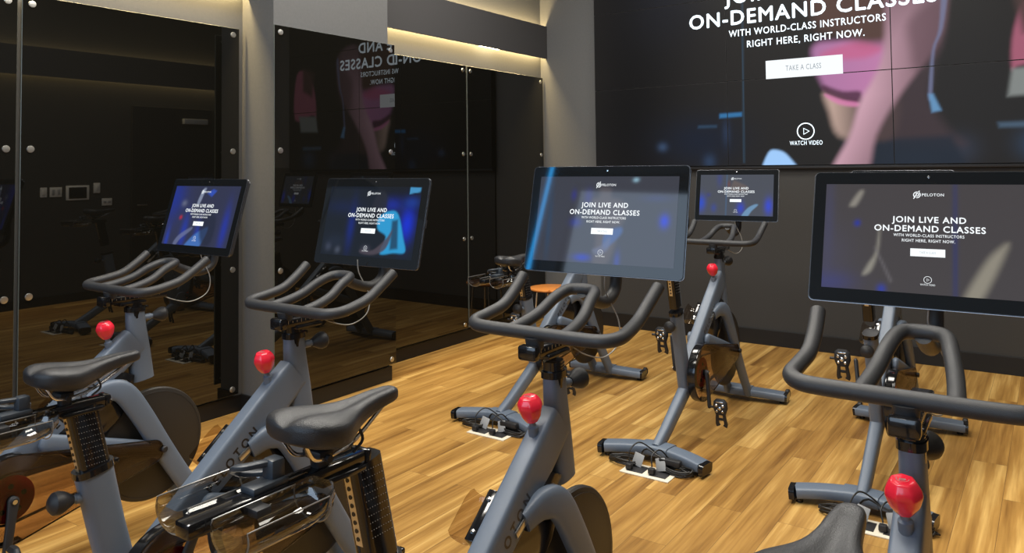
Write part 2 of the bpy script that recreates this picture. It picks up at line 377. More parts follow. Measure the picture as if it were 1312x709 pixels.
# light valances: board held off the wall, lamps behind it wash the wall above and below
def valance(nm, x, xw, y0, y1):
    L = y1-y0; s = 1 if x > xw else -1
    struct(boxobj(nm, (x-s*.008, (y0+y1)/2, 2.74), (.016, L, .325), VALM, smooth=False), 'dark light valance along the wall')
    xm = (x-s*.016+xw)/2
    area('valance_lamp_down', (xm, (y0+y1)/2, 2.66), (0, 0, 0), .035, L-.04, 15*L, (1, .74, .34))
    area('valance_lamp_up', (xm, (y0+y1)/2, 2.82), (PI, 0, 0), .035, L-.04, 15*L, (1, .74, .34))
valance('trim_1', XV, XL, C1, YB); valance('trim_2', XV, XL, .55, C0); valance('trim_3', XR-.08, XR, YF+.1, YB)
f = empty('strip_light', (XV-.02, 5.56, 2.585)); tag(f, 'short glowing LED fitting tucked under the valance on the left wall', 'light')
boxobj('housing', (0, 0, .012), (.03, .30, .012), WHITEP, .002, f); boxobj('diffuser', (0, 0, -.002), (.026, .28, .014), LED, .003, f)

# black glass panels on steel stand-offs
def glass(y0, y1, x, xw, label):
    t = empty('glass_panel', (x, (y0+y1)/2, .12)); tag(t, label, 'glass panel', 'black glass panels on the left wall')
    bm = BM(); box(bm, (0, 0, 0), (.012, y1-y0, 2.265), .0015, seg=1)
    bm.normal_update()
    for f in bm.faces:
        if abs(f.normal.x) < .9: f.material_index = 1
    finish('pane', bm, [GLASS, GEDGE], t, (-.006, 0, 1.1325), smooth=False)
    for yy in (-(y1-y0)/2+.045, (y1-y0)/2-.045):
        for z in (.155, .885, 1.615, 2.342):
            bm = BM(); lathe(bm, [(.0, .0065), (.012, .0065), (.0165, .006), (.018, .003), (.018, -.0)], (0, 0, 0), (1, 0, 0), 24)
            lathe(bm, [(.009, -.013), (.009, -(x-xw)-.001+.002)], (0, 0, 0), (1, 0, 0), 12)
            lathe(bm, [(.004, .0066), (.004, .0075), (.0, .0075)], (0, 0, 0), (1, 0, 0), 12)
            finish('standoff_bolt', bm, STEEL, t, (0, yy, z-.12))
glass(-.79, .44, XG, XL, 'black glass panel beside the camera, seen only mirrored in the left screens')
glass(-2.04, -.81, XG, XL, 'rearmost black glass panel near the blue light tube, mirrored in the left screens')
glass(.46, 1.69, XG, XL, 'black glass panel nearest the camera, cut by the left edge of the photo')
glass(1.71, 2.955, XG, XL, 'wide black glass panel on the left wall beside the grey column return')
glass(2.985, 4.03, XCG, XCOL, 'black glass panel on the front of the grey column, mirroring the video wall')
glass(4.035, 5.235, XG, XL, 'black glass panel just beyond the column, under the glowing valance')
glass(5.25, 6.465, XG, XL, 'farthest black glass panel, next to the corner of the end wall')

# ------------------------------------------------------------------ video wall
VW, VH = 3.84, 2.16
vx, vy, vz = -3.55+VW/2, 6.42, 1.487+VH/2
P_ = dict(
 torso=[(0.525, 0.447), (0.565, 0.452), (0.66, 0.443), (0.655, 0.291), (0.607, 0.218), (0.546, 0.268), (0.517, 0.398)],
 band=[(0.537, 0.294), (0.575, 0.268), (0.609, 0.262), (0.608, 0.218), (0.572, 0.230), (0.541, 0.262)],
 belly=[(0.541, 0.269), (0.607, 0.224), (0.674, 0.241), (0.668, 0.103), (0.624, 0.083), (0.566, 0.104), (0.548, 0.193)],
 arm=[(0.672, 0.677), (0.762, 0.64), (0.758, 0.453), (0.716, 0.331), (0.675, 0.229), (0.636, 0.1), (0.613, -0.05), (0.545, -0.05), (0.586, 0.103), (0.607, 0.224), (0.633, 0.306), (0.653, 0.4)],
 hair=[(0.526, 0.516), (0.578, 0.471), (0.623, 0.426), (0.670, 0.458), (0.672, 0.677), (0.52, 0.713)],
 back=[(0.70, 0.425), (0.759, 0.487), (0.739, 0.327), (0.732, 0.223), (0.761, 0.116), (0.783, 0.058), (0.648, 0.075), (0.663, 0.218)],
 rim=[(0.759, 0.62), (0.768, 0.60), (0.757, 0.46), (0.742, 0.385), (0.735, 0.234), (0.7285, 0.235), (0.737, 0.385), (0.75, 0.46)],
 rim2=[(0.729, 0.240), (0.737, 0.239), (0.750, 0.181), (0.734, 0.176)],
 shorts=[(0.573, 0.086), (0.766, 0.093), (0.80, -0.05), (0.565, -0.05)],
 white=[(0.409, -0.04), (0.421, 0.048), (0.443, 0.056), (0.464, 0.031), (0.485, -0.04)],
 pinkR=[(0.871, 0.435), (0.90, 0.56), (.96, .56), (.97, .30), (0.884, 0.318), (0.866, 0.308)],
 grR=[(0.866, 0.308), (0.95, 0.316), (0.94, 0.223), (0.858, 0.218)])
img = paint(360, 201, (33, 31, 30), [
 (P_['back'], (62, 50, 54), .03, .8), (P_['shorts'], (30, 37, 48), .02, .9),
 (P_['torso'], lerp_col((160, 108, 150), (178, 116, 158), lambda u, v: (u-.52)/.13), .022, 1), (P_['hair'], (78, 56, 50), .04, 1),
 ([(.535, .41), (.60, .44), (.65, .41), (.62, .38), (.56, .385)], (186, 88, 126), .02, .7),
 (P_['belly'], lerp_col((176, 150, 138), (70, 56, 56), lambda u, v: (u-.555)/.06), .022, 1), (P_['band'], (70, 36, 56), .012, .9),
 ([(.541, .262), (.575, .236), (.606, .222), (.604, .208), (.57, .218), (.545, .245)], (205, 120, 165), .008, .8),
 (P_['arm'], (lambda u, v: lerp_col((186, 146, 160), (100, 76, 82), lambda u, v: (u-.555-(v*.27))/.10)(u, v)*(1.05-.75*np.clip((v-.25)/.4, 0, 1))[..., None]), .018, 1),
 ([(.700, .50), (.757, .56), (.75, .40), (.71, .33), (.70, .4)], (92, 68, 76), .03, .7),
 (P_['rim'], (105, 110, 140), .006, .8), (P_['rim2'], (95, 140, 180), .008, .9), (P_['white'], (150, 190, 235), .008, 1),
 (P_['pinkR'], (150, 84, 104), .012, 1), (P_['grR'], (120, 124, 122), .012, 1), ([(.87, .56), (.93, .60), (.93, .46), (.885, .42)], (70, 52, 50), .02, .9),
 ([(.316, .207), (.365, .209), (.365, .193), (.316, .19)], (50, 110, 160), .006, .9), ([(.266, .163), (.309, .162), (.309, .153), (.265, .153)], (45, 70, 95), .008, .8),
 ([(.372, 1), (.375, 1), (.369, .01), (.366, .01)], (50, 72, 90), .004, .8), ([(.841, .133), (.93, .134), (.93, .115), (.843, .116)], (70, 90, 110), .01, .8)],
 [(.10, .3, .14, .9, (12, 12, 14), .9), (.178, .08, .012, .018, (60, 80, 110), .9), (.29, .02, .014, .03, (50, 70, 100), .9), (.27, .1, .1, .1, (20, 28, 44), .8), (.33, .13, .008, .05, (36, 48, 70), .9),
  (.70, .02, .06, .04, (52, 66, 84), .5), (.90, .06, .03, .05, (44, 62, 84), .8), (.78, .05, .03, .05, (46, 52, 66), .7), (.2, .7, .1, .2, (22, 24, 32), .8)])
vw = empty('video_wall', (vx, vy, vz-VH/2)); tag(vw, 'large tiled video wall showing a person in pink behind white menu lettering', 'screen')
PICW = picmat('video_wall_picture', 1.15, .35, .08)
nc, nr = 3, 3
for i in range(nc):
    for j in range(nr):
        if j == 2 and False: continue
        pw, ph = VW/nc, VH/nr; cx, cz = (i+.5)*pw-VW/2, (j+.5)*ph
        pn = boxobj('display_panel', (cx, .035, cz), (pw-.003, .066, ph-.003), MATB, .001, vw, smooth=False)
        grid_obj('picture', img, pw-.007, ph-.007, PICW, pn, (0, -.0335, 0), i/nc, (i+1)/nc, j/nr, (j+1)/nr)
boxobj('lower_trim', (0, .04, -.014), (VW, .05, .026), MATB, .003, vw)
gh = {}
g = empty('menu_graphics', (0, 0, VH/2)); g.parent = vw
bpy.data.objects.remove(g)
class _Off: pass
_before = set(bpy.data.objects)
screen_graphics(vw, VW, VH, -.0012, LINEM, WALLTXT, gh, emat('button_white', (.93, .97, 1), 1.05))
for o in set(bpy.data.objects)-_before: o.location.z += VH/2
for o in vw.children:
    if o.name.startswith('button') and 'lettering' in o.name: o.location.y = -.004

# ------------------------------------------------------------------ exercise bike
def X(*p): return Vector(p)
def make_bike():
    R = empty('exercise_bike')
    ax = (1, 0, 0)
    # feet
    def foot(name, y, bow):
        bm = BM(); pts = [(x, y+bow*math.cos(x/.29*PI/2)-bow*.5, .040+.016*math.cos(x/.29*PI/2)) for x in np.linspace(-.268, .268, 17)]
        sweep(bm, pts, (.048, .024), (0, 1, 0), 5, 20)
        bmb = BM(); 
        F = finish(name, bm, FRAME, R)
        bm = BM(); q = [(x, y+bow*math.cos(x/.29*PI/2)-bow*.5, .041+.016*math.cos(x/.29*PI/2)) for x in np.linspace(-.075, .075, 7)]
        sweep(bm, q, (.055, .0275), (0, 1, 0), 5, 20); finish('foot_bracket', bm, FRAME, F)
        for s in (-1, 1):
            bm = BM(); x0 = s*.266; pe = [(s*.266, y-bow*.48, .0415), (s*.289, y-bow*.52, .040)]
            sweep(bm, pe, (.050, .0262), (0, 1, 0), 5, 20); lathe(bm, [(.016, .0), (.016, .014)], (s*.25, y-bow*.45, .0), (0, 0, 1), 12)
            finish('end_cap', bm, GLOSSB, F)
        return F
    foot('rear_foot', 0, .07)
    ff = foot('front_foot', 1.31, -.05)
    for s in (-1, 1):
        bm = BM(); lathe(bm, [(.0, -.012), (.022, -.012), (.026, -.008), (.026, .008), (.022, .012), (.0, .012)], (s*.272, 1.385, .050), (1, 0, 0), 20)
        box(bm, (s*.272, 1.362, .05), (.012, .04, .02), .003); finish('transport_wheel', bm, MATB, ff)
    # frame
    bm = BM()
    sweep(bm, [(0, .015, .060), (0, .13, .115), (0, .385, .262), (0, .44, .33)], [(.024, .034), (.026, .036), (.030, .040), (.030, .042)], ax, 3.2, 20)      # rear tube
    sweep(bm, [(0, .300, .699), (0, .335, .54), (0, .375, .38), (0, .405, .25)], [(.029, .048), (.029, .046), (.030, .046), (.030, .044)], ax, 3, 20)     # seat tube
    sweep(bm, [(0, .40, .350), (0, .55, .475), (0, .75, .6365), (0, .90, .758), (0, .965, .811)], [(.028, .050), (.030, .054), (.031, .058), (.030, .060), (.029, .058)], ax, 5.5, 32)   # main tube
    sweep(bm, [(0, .967, .930), (0, .972, .86), (0, .985, .76), (0, 1.0, .645)], [(.0245, .036), (.0255, .040), (.0265, .045), (.027, .047)], ax, 2.8, 24)    # head tube
    lathe(bm, [(.052, -.036), (.056, -.03), (.056, .03), (.052, .036)], (0, .44, .33), ax, 28)                                                             # crank shell
    fr = finish('frame', bm, FRAME, R)
    bm = BM()
    for s in (-1, 1):
        sweep(bm, catmull([(s*.026, .775, .615), (s*.042, .835, .640), (s*.054, .895, .622), (s*.058, .965, .520), (s*.060, 1.05, .370), (s*.062, 1.15, .205), (s*.064, 1.255, .055)], 5), [(.018, .030), (.021, .040), (.021, .043), (.021, .041), (.020, .038), (.019, .034)], ax, 3, 20)
    finish('fork', bm, FRAME, R)
    for s in (-1, 1):
        bm = BM(); sweep(bm, [(s*.052, .615, .505), (s*.056, .80, .440), (s*.058, 1.045, .355)], [(.017, .034), (.018, .034), (.018, .033)], ax, 2.6, 20, 'round'); finish('stay', bm, FRAME, R)
    for s in (-1, 1):
        bm = BM(); lathe(bm, [(.0, .018), (.010, .018), (.013, .014), (.013, 0)], (s*.078, 1.048, .362), (s, 0, 0), 16)
        finish('axle_bolt', bm, MATB, R)
    # brand lettering cut on both sides of the main tube
    me = text_mesh('PELOTON', .215, .030, .0, 1.5, 0, .04)
    for s in (-1, 1):
        d = Vector((0, .777, .629)); n = Vector((s, 0, 0)); 
        xx = d*s; yy = n.cross(xx)
        o = place_text('brand_lettering', me, INK, fr, Vector((s*.0311, .716, .596))-yy*.004*1, Matrix((xx, yy, n)).transposed().to_euler())
    # collars
    def collar(c, a, b, tilt=0):
        bm = BM(); t = Vector((0, -.12*tilt, 1)).normalized()*.009
        sweep(bm, [Vector(c)-t, Vector(c)+t], (a, b), ax, 2.8, 24); box(bm, (c[0], c[1]+b+.006, c[2]+.002), (.016, .02, .012), .003); return bm
    finish('head_collar', collar((0, .967, .936), .029, .040), GLOSSB, R); finish('seat_collar', collar((0, .299, .704), .033, .052, 1.5), GLOSSB, R)
    # adjusting knobs
    def adj(c, d):
        t = Vector(d); bm = BM(); lathe(bm, [(.013, -.012), (.013, .018), (.010, .020), (.010, .03)], c, d, 16, mi=0)
        lathe(bm, [(.013, .026), (.018, .034), (.027, .050), (.030, .062), (.028, .074), (.018, .083), (.0, .086)], c, d, 24, mi=1)
        o = finish('adjusting_knob', bm, [FRAME, MATB], R)
    adj((0, 1.015, .895), (.25, 1, .08)); adj((0, .272, .635), (0, -1, .12))
    # resistance knob
    d = Vector((0, -.22, 1)); c = Vector((0, .870, .772)); bm = BM(); lathe(bm, [(.014, -.02), (.014, .050), (.009, .054), (.009, .072)], c, d, 16)
    st = finish('knob_stem', bm, [FRAME], R)
    bm = BM(); prof = [(q_, h_+.017) for q_, h_ in [(.016, .048), (.0285, .066), (.0355, .090), (.0325, .103), (.0225, .118)]]
    lathe(bm, prof, c, d, 7); bmesh.ops.bevel(bm, geom=bm.edges[:], offset=.0042, segments=3, profile=.5, affect='EDGES'); k = finish('resistance_knob', bm, RED, R, ang=1.2)
    bm = BM(); ribbon(bm, circ(0, 0, .011), .0012, True); lb = logo_bm(.014); 
    tmp = bpy.data.meshes.new('t'); lb.to_mesh(tmp); lb.free(); bm.from_mesh(tmp); bpy.data.meshes.remove(tmp)
    e = finish('knob_emblem', bm, CABLEG, k, c+d.normalized()*.1358, smooth=False)
    # handlebar post, rail and bar
    bm = BM(); sweep(bm, [(0, .966, .90), (0, .962, .972)], (.025, .030), ax, 2.6, 20)
    for z in (.948, .956, .964): sweep(bm, [(0, .9655, z-.001), (0, .9655, z+.001)], (.0265, .0315), ax, 2.6, 20)
    finish('handlebar_post', bm, GLOSSB, R)
    bm = BM(); box(bm, (0, .985, .990), (.044, .27, .028), .005); box(bm, (0, .862, .992), (.058, .03, .040), .008); box(bm, (0, .97, .972), (.056, .11, .014), .004)
    rl = finish('handlebar_rail', bm, GLOSSB, R)
    bm = BM()
    for i in range(12): box(bm, (.0224, .885+i*.018, .995), (.0006, .0016, .007 if i % 3 else .012))
    finish('rail_scale', bm, STEEL, rl, smooth=False)
    bm = BM(); r = .0180; zc = 1.043
    half = [(.228, 1.172, 1.141), (.223, 1.115, 1.101), (.222, 1.055, 1.067), (.228, .985, 1.051), (.228, .930, 1.043), (.200, .896, 1.039), (.150, .888, 1.038), (.06, .887, 1.038)]
    path = [(-x, y, z) for x, y, z in half]+half[::-1]
    sweep(bm, catmull(path, 6), (r, r), None, 2, 18)
    half = [(.085, .890, 1.036), (.079, .960, 1.047), (.071, 1.025, 1.066), (.060, 1.080, 1.096), (.048, 1.130, 1.114), (.024, 1.152, 1.118)]
    loop = [(-x, y, z) for x, y, z in half]+half[::-1]
    sweep(bm, catmull(loop, 6), (r*.95, r*.95), None, 2, 18)
    sweep(bm, [(0, .892, .995), (0, .888, 1.030)], [(.022, .020), (.026, .024)], ax, 2.4, 18)
    finish('handlebar', bm, RUBBER, R)
    bm = BM(); sweep(bm, catmull([(0, 1.145, 1.112), (0, 1.21, 1.078), (0, 1.285, 1.062), (0, 1.345, 1.090), (0, 1.358, 1.16), (0, 1.350, 1.25)], 6), (.019, .019), ax, 2, 16)
    finish('screen_arm', bm, RUBBER, R)
    bm = BM(); box(bm, (0, 1.325, 1.285), (.11, .045, .11), .01); finish('screen_mount', bm, MATB, R)
    bm = BM(); sweep(bm, catmull([(.0, 1.262, 1.16), (.0, 1.27, 1.11), (.03, 1.29, 1.03), (.04, 1.27, .965), (.03, 1.20, .935), (.015, 1.12, .955), (.0, 1.07, .985)], 8), (.0020, .0020), None, 2, 8)
    finish('screen_cable', bm, CABLEG, R)
    # seat post and rail, saddle, trays (named so that the seat height can be set bike by bike)
    bm = BM(); sweep(bm, [(0, .315, .64), (0, .262, .872)], (.024, .040), ax, 4.5, 24); sp = finish('seat_post', bm, GLOSSB, R)
    bm = BM(); dv = Vector((0, -.2227, .9749))
    for i in range(10):
        for j in range(9):
            c = Vector((.0244, .297, .722))+dv*(i*.0155)+Vector((0, .0066*(j-4), 0)); box(bm, c, (.0006, .0015, .0013))
    finish('height_scale', bm, GREYINK, sp, smooth=False)
    bm = BM()
    a = Vector((0, .300-.0405, .705)); box(bm, a+dv*.08, (.018, .002, .16), rot=None)
    g = [v for v in bm.verts]; bmesh.ops.rotate(bm, verts=g, cent=a+dv*.08, matrix=Matrix.Rotation(math.atan2(.2227, .9749), 3, 'X'))
    strip = finish('slotted_strip', bm, BRASS, sp, (0, .0, 0), smooth=False)
    bm = BM()
    for i in range(8): lathe(bm, [(.0045, 0), (.0045, .0025)], a+dv*(.015+.018*i)+Vector((0, .0, 0)), (0, -1, 0), 10)
    finish('pin_hole', bm, INK, sp)
    bm = BM(); box(bm, (0, .135, .880), (.040, .38, .026), .005); box(bm, (0, .262, .866), (.056, .11, .012), .004); box(bm, (0, .328, .880), (.046, .016, .030), .005)
    lathe(bm, [(.006, 0), (.006, .02)], (0, .325, .872), (0, 1, 0), 12); sr = finish('seat_rail', bm, GLOSSB, R)
    bm = BM()
    for i in range(5): lathe(bm, [(.0022, 0), (.0022, .0006)], (.0202, .10+i*.022, .884), (1, 0, 0), 10)
    finish('rail_mark', bm, CABLEG, sr)
    bm = BM(); box(bm, (-.004, .105, .898), (.040, .075, .014), .005); box(bm, (-.006, .125, .918), (.032, .030, .040), .007)
    lv = [(-.006, .128, .930), (-.024, .082, .930), (-.044, .074, .926), (-.052, .082, .914), (-.042, .105, .908), (-.012, .128, .910)]
    sweep(bm, catmull(lv, 5), (.0055, .009), (0, 0, 1), 3, 12); finish('clamp_lever', bm, LEVER, R)
    # saddle
    bm = BM(); S = [(.105, .030, .990, .030), (.113, .055, .998, .046), (.132, .076, 1.004, .062), (.165, .086, 1.003, .072), (.205, .083, .998, .074), (.240, .066, .994, .070), (.275, .046, .993, .060), (.315, .033, .995, .050), (.36, .027, .998, .044), (.40, .0235, .998, .038), (.422, .019, .995, .032), (.434, .010, .988, .020)]
    rings = []; n = 28; S = [(.138+(y-.105)*.866, hw*.95, top, dp*.9) for y, hw, top, dp in S]
    for y, hw, top, dp in S:
        ring = []
        for j in range(n):
            a = 2*PI*j/n; ca, sa = math.cos(a), math.sin(a)
            x = hw*math.copysign(abs(ca)**.8, ca)
            z = (top-dp*.42)+(dp*.42*abs(sa)**.75 if sa > 0 else -dp*.58*abs(sa)**.35)
            if sa < 0: x *= 1-.10*abs(sa)
            z -= .012*math.exp(-(x/(.012+hw*.12))**2)*(1 if sa > .2 else 0)*min(1, hw/.05)*(1 if .12 < y < .40 else 0)
            ring.append(bm.verts.new((x, y, z)))
        rings.append(ring)
    for a, b in zip(rings, rings[1:]):
        for j in range(n): bm.faces.new((a[j], a[(j+1) % n], b[(j+1) % n], b[j]))
    bm.faces.new(rings[0][::-1]); bm.faces.new(rings[-1])
    bmesh.ops.recalc_face_normals(bm, faces=bm.faces)
    bmesh.ops.subdivide_edges(bm, edges=bm.edges[:], cuts=1, use_grid_fill=True, smooth=.6)
    sd = finish('saddle', bm, LEATHER, R, ang=1.3)
    bm = BM()
    bm.free()
    for s in (-1, 1):
        bm = BM(); sweep(bm, catmull([(s*.030, .165, .950), (s*.026, .19, .918), (s*.02, .24, .912), (s*.018, .30, .925), (s*.010, .385, .968)], 5), (.0042, .0042), None, 2, 10)
        finish('saddle_spring', bm, CHROME, sd)
    bm = BM(); sweep(bm, [(0, .225, .89), (0, .22, .925)], (.014, .016), ax, 3, 14); box(bm, (0, .22, .918), (.05, .035, .016), .004); lathe(bm, [(.007, -.034), (.007, .034)], (0, .22, .912), ax, 10); finish('saddle_clamp', bm, MATB, sd)
    bm = BM(); sweep(bm, catmull([(.03, .29, .955), (.034, .30, .925), (.028, .28, .905)], 4), (.003, .003), None, 2, 8); finish('saddle_hook', bm, MATB, sd)
    # weight trays: open troughs either side of the rail
    for s in (-1, 1):
        bm = BM(); n = 18; ys = [-.030, -.028, -.018, .11, .138, .158, .165]; rs = [.60, .88, 1, 1, .96, .80, .55]; zo = [0, 0, 0, 0, .004, .012, .018]
        for off in (0,):
            rings = []
            for y, q, dz in zip(ys, rs, zo):
                rr = .047*q; rings.append([bm.verts.new((s*.078+rr*math.sin(a), y, .880+dz-rr*.78*math.cos(a))) for a in [math.radians(-112+224*j/n) for j in range(n+1)]])
            for a, b in zip(rings, rings[1:]):
                for j in range(n): bm.faces.new((a[j], a[j+1], b[j+1], b[j]))
            bm.faces.new(rings[0]); bm.faces.new(rings[-1])
        tr = finish('weight_tray', bm, TRAY, R, ang=.7)
        bm = BM(); pts = [Vector((s*.078+.0475*math.sin(a), y, .880-.0475*.78*math.cos(a))) for y, rng in ((-.022, range(0, 19)), (.14, range(18, -1, -1))) for a in [math.radians(-112+224*j/18) for j in rng]]
        sweep(bm, pts+[pts[0]], (.0014, .0014), None, 2, 8); finish('tray_rim', bm, TRAYRIM, tr)
        bm = BM(); box(bm, (s*.035, .06, .880), (.04, .03, .014), .003); finish('tray_bracket', bm, MATB, tr)
    # bottle holder on the left of the main tube
    d = Vector((0, .777, .629)); nrm = Vector((0, -.629, .777)); o0 = Vector((0, .725, .606))
    bm = BM(); rot = Matrix((Vector((1, 0, 0)), d, nrm)).transposed()
    box(bm, o0+nrm*.030+X(-.043, 0, 0), (.030, .135, .045), .004, rot); bh = finish('bottle_holder', bm, GLOSSB, R)
    bm = BM(); rings = []
    for t, q in ((-.062, .80), (-.055, 1), (.035, 1), (.055, .90), (.064, .70)):
        ring = []
        for j in range(15):
            a = math.radians(-200+235*j/14); rr = .036*q; ring.append(bm.verts.new(o0+d*t+Vector((-.088+rr*math.cos(a), 0, 0))+nrm*(.028+rr*.9*math.sin(a))))
        rings.append(ring)
    for a, b in zip(rings, rings[1:]):
        for j in range(14): bm.faces.new((a[j], a[j+1], b[j+1], b[j]))
    bm.faces.new(rings[0])
    cp = finish('holder_cup', bm, SMOKE, bh)
    for t in (-.045, .04):
        bm = BM(); lathe(bm, [(.006, 0), (.006, .003), (.003, .004)], o0+d*t+nrm*.0525+X(-.043, 0, 0), nrm, 14)
        finish('holder_screw', bm, CHROME, bh)
    # flywheel, shroud
    fc = (0, 1.040, .372)
    bm = BM(); lathe(bm, [(.0, -.017), (.205, -.017), (.222, -.012), (.226, -.006), (.226, .006), (.222, .012), (.205, .017), (.0, .017)], fc, ax, 64); fw = finish('flywheel', bm, FLY, R, ang=.3)
    bm = BM(); ring = [Vector(fc)+Vector((s_*.0185, .21*math.cos(a), .21*math.sin(a))) for s_ in (1,) for a in [2*PI*i/64 for i in range(65)]]
    sweep(bm, ring, (.0008, .0008), ax, 2, 6); finish('flywheel_rim', bm, MATB, fw)
    bm = BM(); lathe(bm, [(.03, -.03), (.034, -.02), (.034, .02), (.03, .03)], fc, ax, 24); finish('flywheel_hub', bm, MATB, fw)
    bm = BM(); prism(bm, [(.60, .50), (.70, .585), (.80, .655), (.90, .700), (.955, .675), (.950, .60), (.90, .52), (.80, .44), (.70, .42)], -.030, .030, bev=.008); finish('belt_shroud', bm, GLOSSB, R)
    bm = BM(); sweep(bm, catmull([(.034, .73, .60), (.034, .82, .645), (.034, .90, .66), (.034, .945, .61)], 5), (.003, .010), ax, 3, 10); finish('shroud_gloss_streak', bm, STEEL, R)  # pale strip added as the gloss streak on the black shroud
    # belt cover: teardrop from the crank to the flywheel axle, red pulley inside
    pc = Vector((0, .487, .352)); rb, rs = .152, .046; tear = []
    cy2, cz2 = 1.0, .362; dd = math.atan2(cz2-pc.z, cy2-pc.y); D = math.hypot(cy2-pc.y, cz2-pc.z); al = math.acos((rb-rs)/D)
    for i in range(31):
        a = dd+al+(2*PI-2*al)*i/30; tear.append((pc.y+rb*math.cos(a), pc.z+rb*math.sin(a)))
    for i in range(13):
        a = dd-al+2*al*i/12; tear.append((cy2+rs*math.cos(a), cz2+rs*math.sin(a)))
        bm = BM(); prism(bm, tear, .082, .085, bev=.001); cv = finish('belt_cover', bm, SMOKED, R)
    bm = BM(); sweep(bm, [(.062, y, z) for y, z in tear[:31]], (.022, .005), ax, 4, 14); sweep(bm, [(.082, y, z) for y, z in tear[30:]+[tear[0]]], (.003, .003), ax, 2, 8); finish('cover_rim', bm, GLOSSB, cv)
    bm = BM(); lathe(bm, [(.0, .052), (.075, .052), (.080, .055), (.080, .066), (.074, .069), (.03, .067), (.03, .075), (0, .075)], pc, ax, 40)
    pl = finish('drive_pulley', bm, REDP, R)
    for i in range(5):
        a = 2*PI*i/5+.3; bm = BM(); lathe(bm, [(.009, .066), (.009, .0705), (.004, .071)], pc+Vector((0, .045*math.cos(a), .045*math.sin(a))), ax, 14)
        finish('pulley_bolt', bm, MATB, pl)
    bm = BM(); off = .088
    bt = [(y, z) for y, z in [(pc.y+off*math.cos(a), pc.z+off*math.sin(a)) for a in [dd+1.45+(2*PI-2.9)*i/20 for i in range(21)]]]+[(cy2+.03*math.cos(a), cz2+.03*math.sin(a)) for a in [dd-1.45+2.9*i/8 for i in range(9)]]
    sweep(bm, [(.058, y, z) for y, z in bt+[bt[0]]], (.010, .002), ax, 4, 10); finish('drive_belt', bm, MATB, R)
    # cranks and pedals
    for s, ang in ((1, math.radians(-100)), (-1, math.radians(86))):
        e = pc+Vector((s*.115, .172*math.cos(ang), .172*math.sin(ang)))
        bm = BM(); sweep(bm, [pc+Vector((s*.092, 0, 0)), pc+Vector((s*.100, .05*math.cos(ang), .05*math.sin(ang))), e], [(.0095, .019), (.009, .016), (.009, .014)], ax, 3, 16, 'round')
        lathe(bm, [(.016, .03), (.016, .096), (.012, .104), (0, .104)], pc, (s, 0, 0), 20); cr = finish('crank_arm', bm, MATB, R)
        bm = BM(); lathe(bm, [(.008, .105), (.008, .107)], pc, (s, 0, 0), 12); finish('crank_bolt', bm, CHROME, cr)
        c = e+Vector((s*.062, 0, 0))
        bm = BM(); lathe(bm, [(.0065, -.06), (.0065, .035)], c, ax, 12)
        sweep(bm, [c+X(0, 0, .048), c+X(0, -.002, .034), c+X(0, -.003, .0), c+X(0, 0, -.034)], [(.022, .010), (.037, .014), (.040, .016), (.028, .012)], ax, 3, 20)
        for q in (-1, 1):
            sweep(bm, catmull([c+X(q*.018, 0, -.028), c+X(q*.021, .006, -.060), c+X(q*.023, .014, -.088), c+X(q*.018, .017, -.100)], 4), [(.008, .007), (.009, .007), (.012, .007)], ax, 4, 10)
        box(bm, c+X(0, .006, -.062), (.036, .006, .014), .002)
        pd = finish('pedal', bm, MATB, R)
        bm = BM()
        for qx, qz, rr in ((-.018, .016, .008), (.018, .016, .008), (0, .002, .010), (-.016, -.014, .007), (.016, -.014, .007)): lathe(bm, [(rr, .0), (rr, .005), (rr*.5, .008)], c+X(qx, -.014, qz), (0, -1, 0), 14)
        box(bm, c+X(0, -.016, .034), (.040, .006, .008), .002); finish('cleat_clip', bm, CHROME, pd)
    return R

TW, TH = .530, .336
def make_tablet():
    T = empty('tablet')
    bm = BM(); box(bm, (0, .010, 0), (TW, .016, TH), .016, seg=3)
    # rounded slab with a thin front sheet
    bm2 = BM(); n = 6; r = .012; pts = []
    for cx, cz, a0 in ((TW/2-r, TH/2-r, 0), (-TW/2+r, TH/2-r, 90), (-TW/2+r, -TH/2+r, 180), (TW/2-r, -TH/2+r, 270)):
        for i in range(n+1): a = math.radians(a0+90*i/n); pts.append((cx+r*math.cos(a), cz+r*math.sin(a)))
    bm.free(); bm = BM()
    def slab(b, sc, y0, y1, mi):
        va = [b.verts.new((x*sc, y0, z*sc)) for x, z in pts]; vb = [b.verts.new((x*sc, y1, z*sc)) for x, z in pts]; N_ = len(pts)
        fs = [b.faces.new(va), b.faces.new(vb[::-1])]+[b.faces.new((va[i], vb[i], vb[(i+1) % N_], va[(i+1) % N_])) for i in range(N_)]
        for f in fs: f.material_index = mi
        return fs
    slab(bm2, 1.0, 0, .010, 0); slab(bm2, .965, .010, .024, 0); box(bm2, (0, .028, -.02), (.30, .016, .20), .007)
    case = finish('tablet_case', bm2, CASE, T, ang=.5)
    slab(bm, .992, -.0015, 0, 0); finish('bezel', bm, BEZEL, T, ang=.5)
    bm = BM(); sweep(bm, [(x*1.001, .004, z*1.001) for x, z in pts+[pts[0]]], (.0011, .0012), (0, 1, 0), 3, 8); finish('edge_trim', bm, EDGE, T)
    bm = BM(); lathe(bm, [(.003, 0), (.003, .0008), (.0015, .001)], (0, -.0016, TH/2-.014), (0, -1, 0), 14); finish('camera_lens', bm, CHROME, T)
    bm = BM(); box(bm, (TW/2+.001, .012, .0), (.003, .006, .03), .001); finish('volume_button', bm, CASE, T)
    return T
DW, DH = .470, .270
tab0 = make_tablet(); tcache = {}
screen_graphics(tab0, DW, DH, -.0022, LINES, GREYTXT, tcache)
tab0.name = 'tablet'
bike0 = make_bike(); bike0.location = (0, 0, 0)

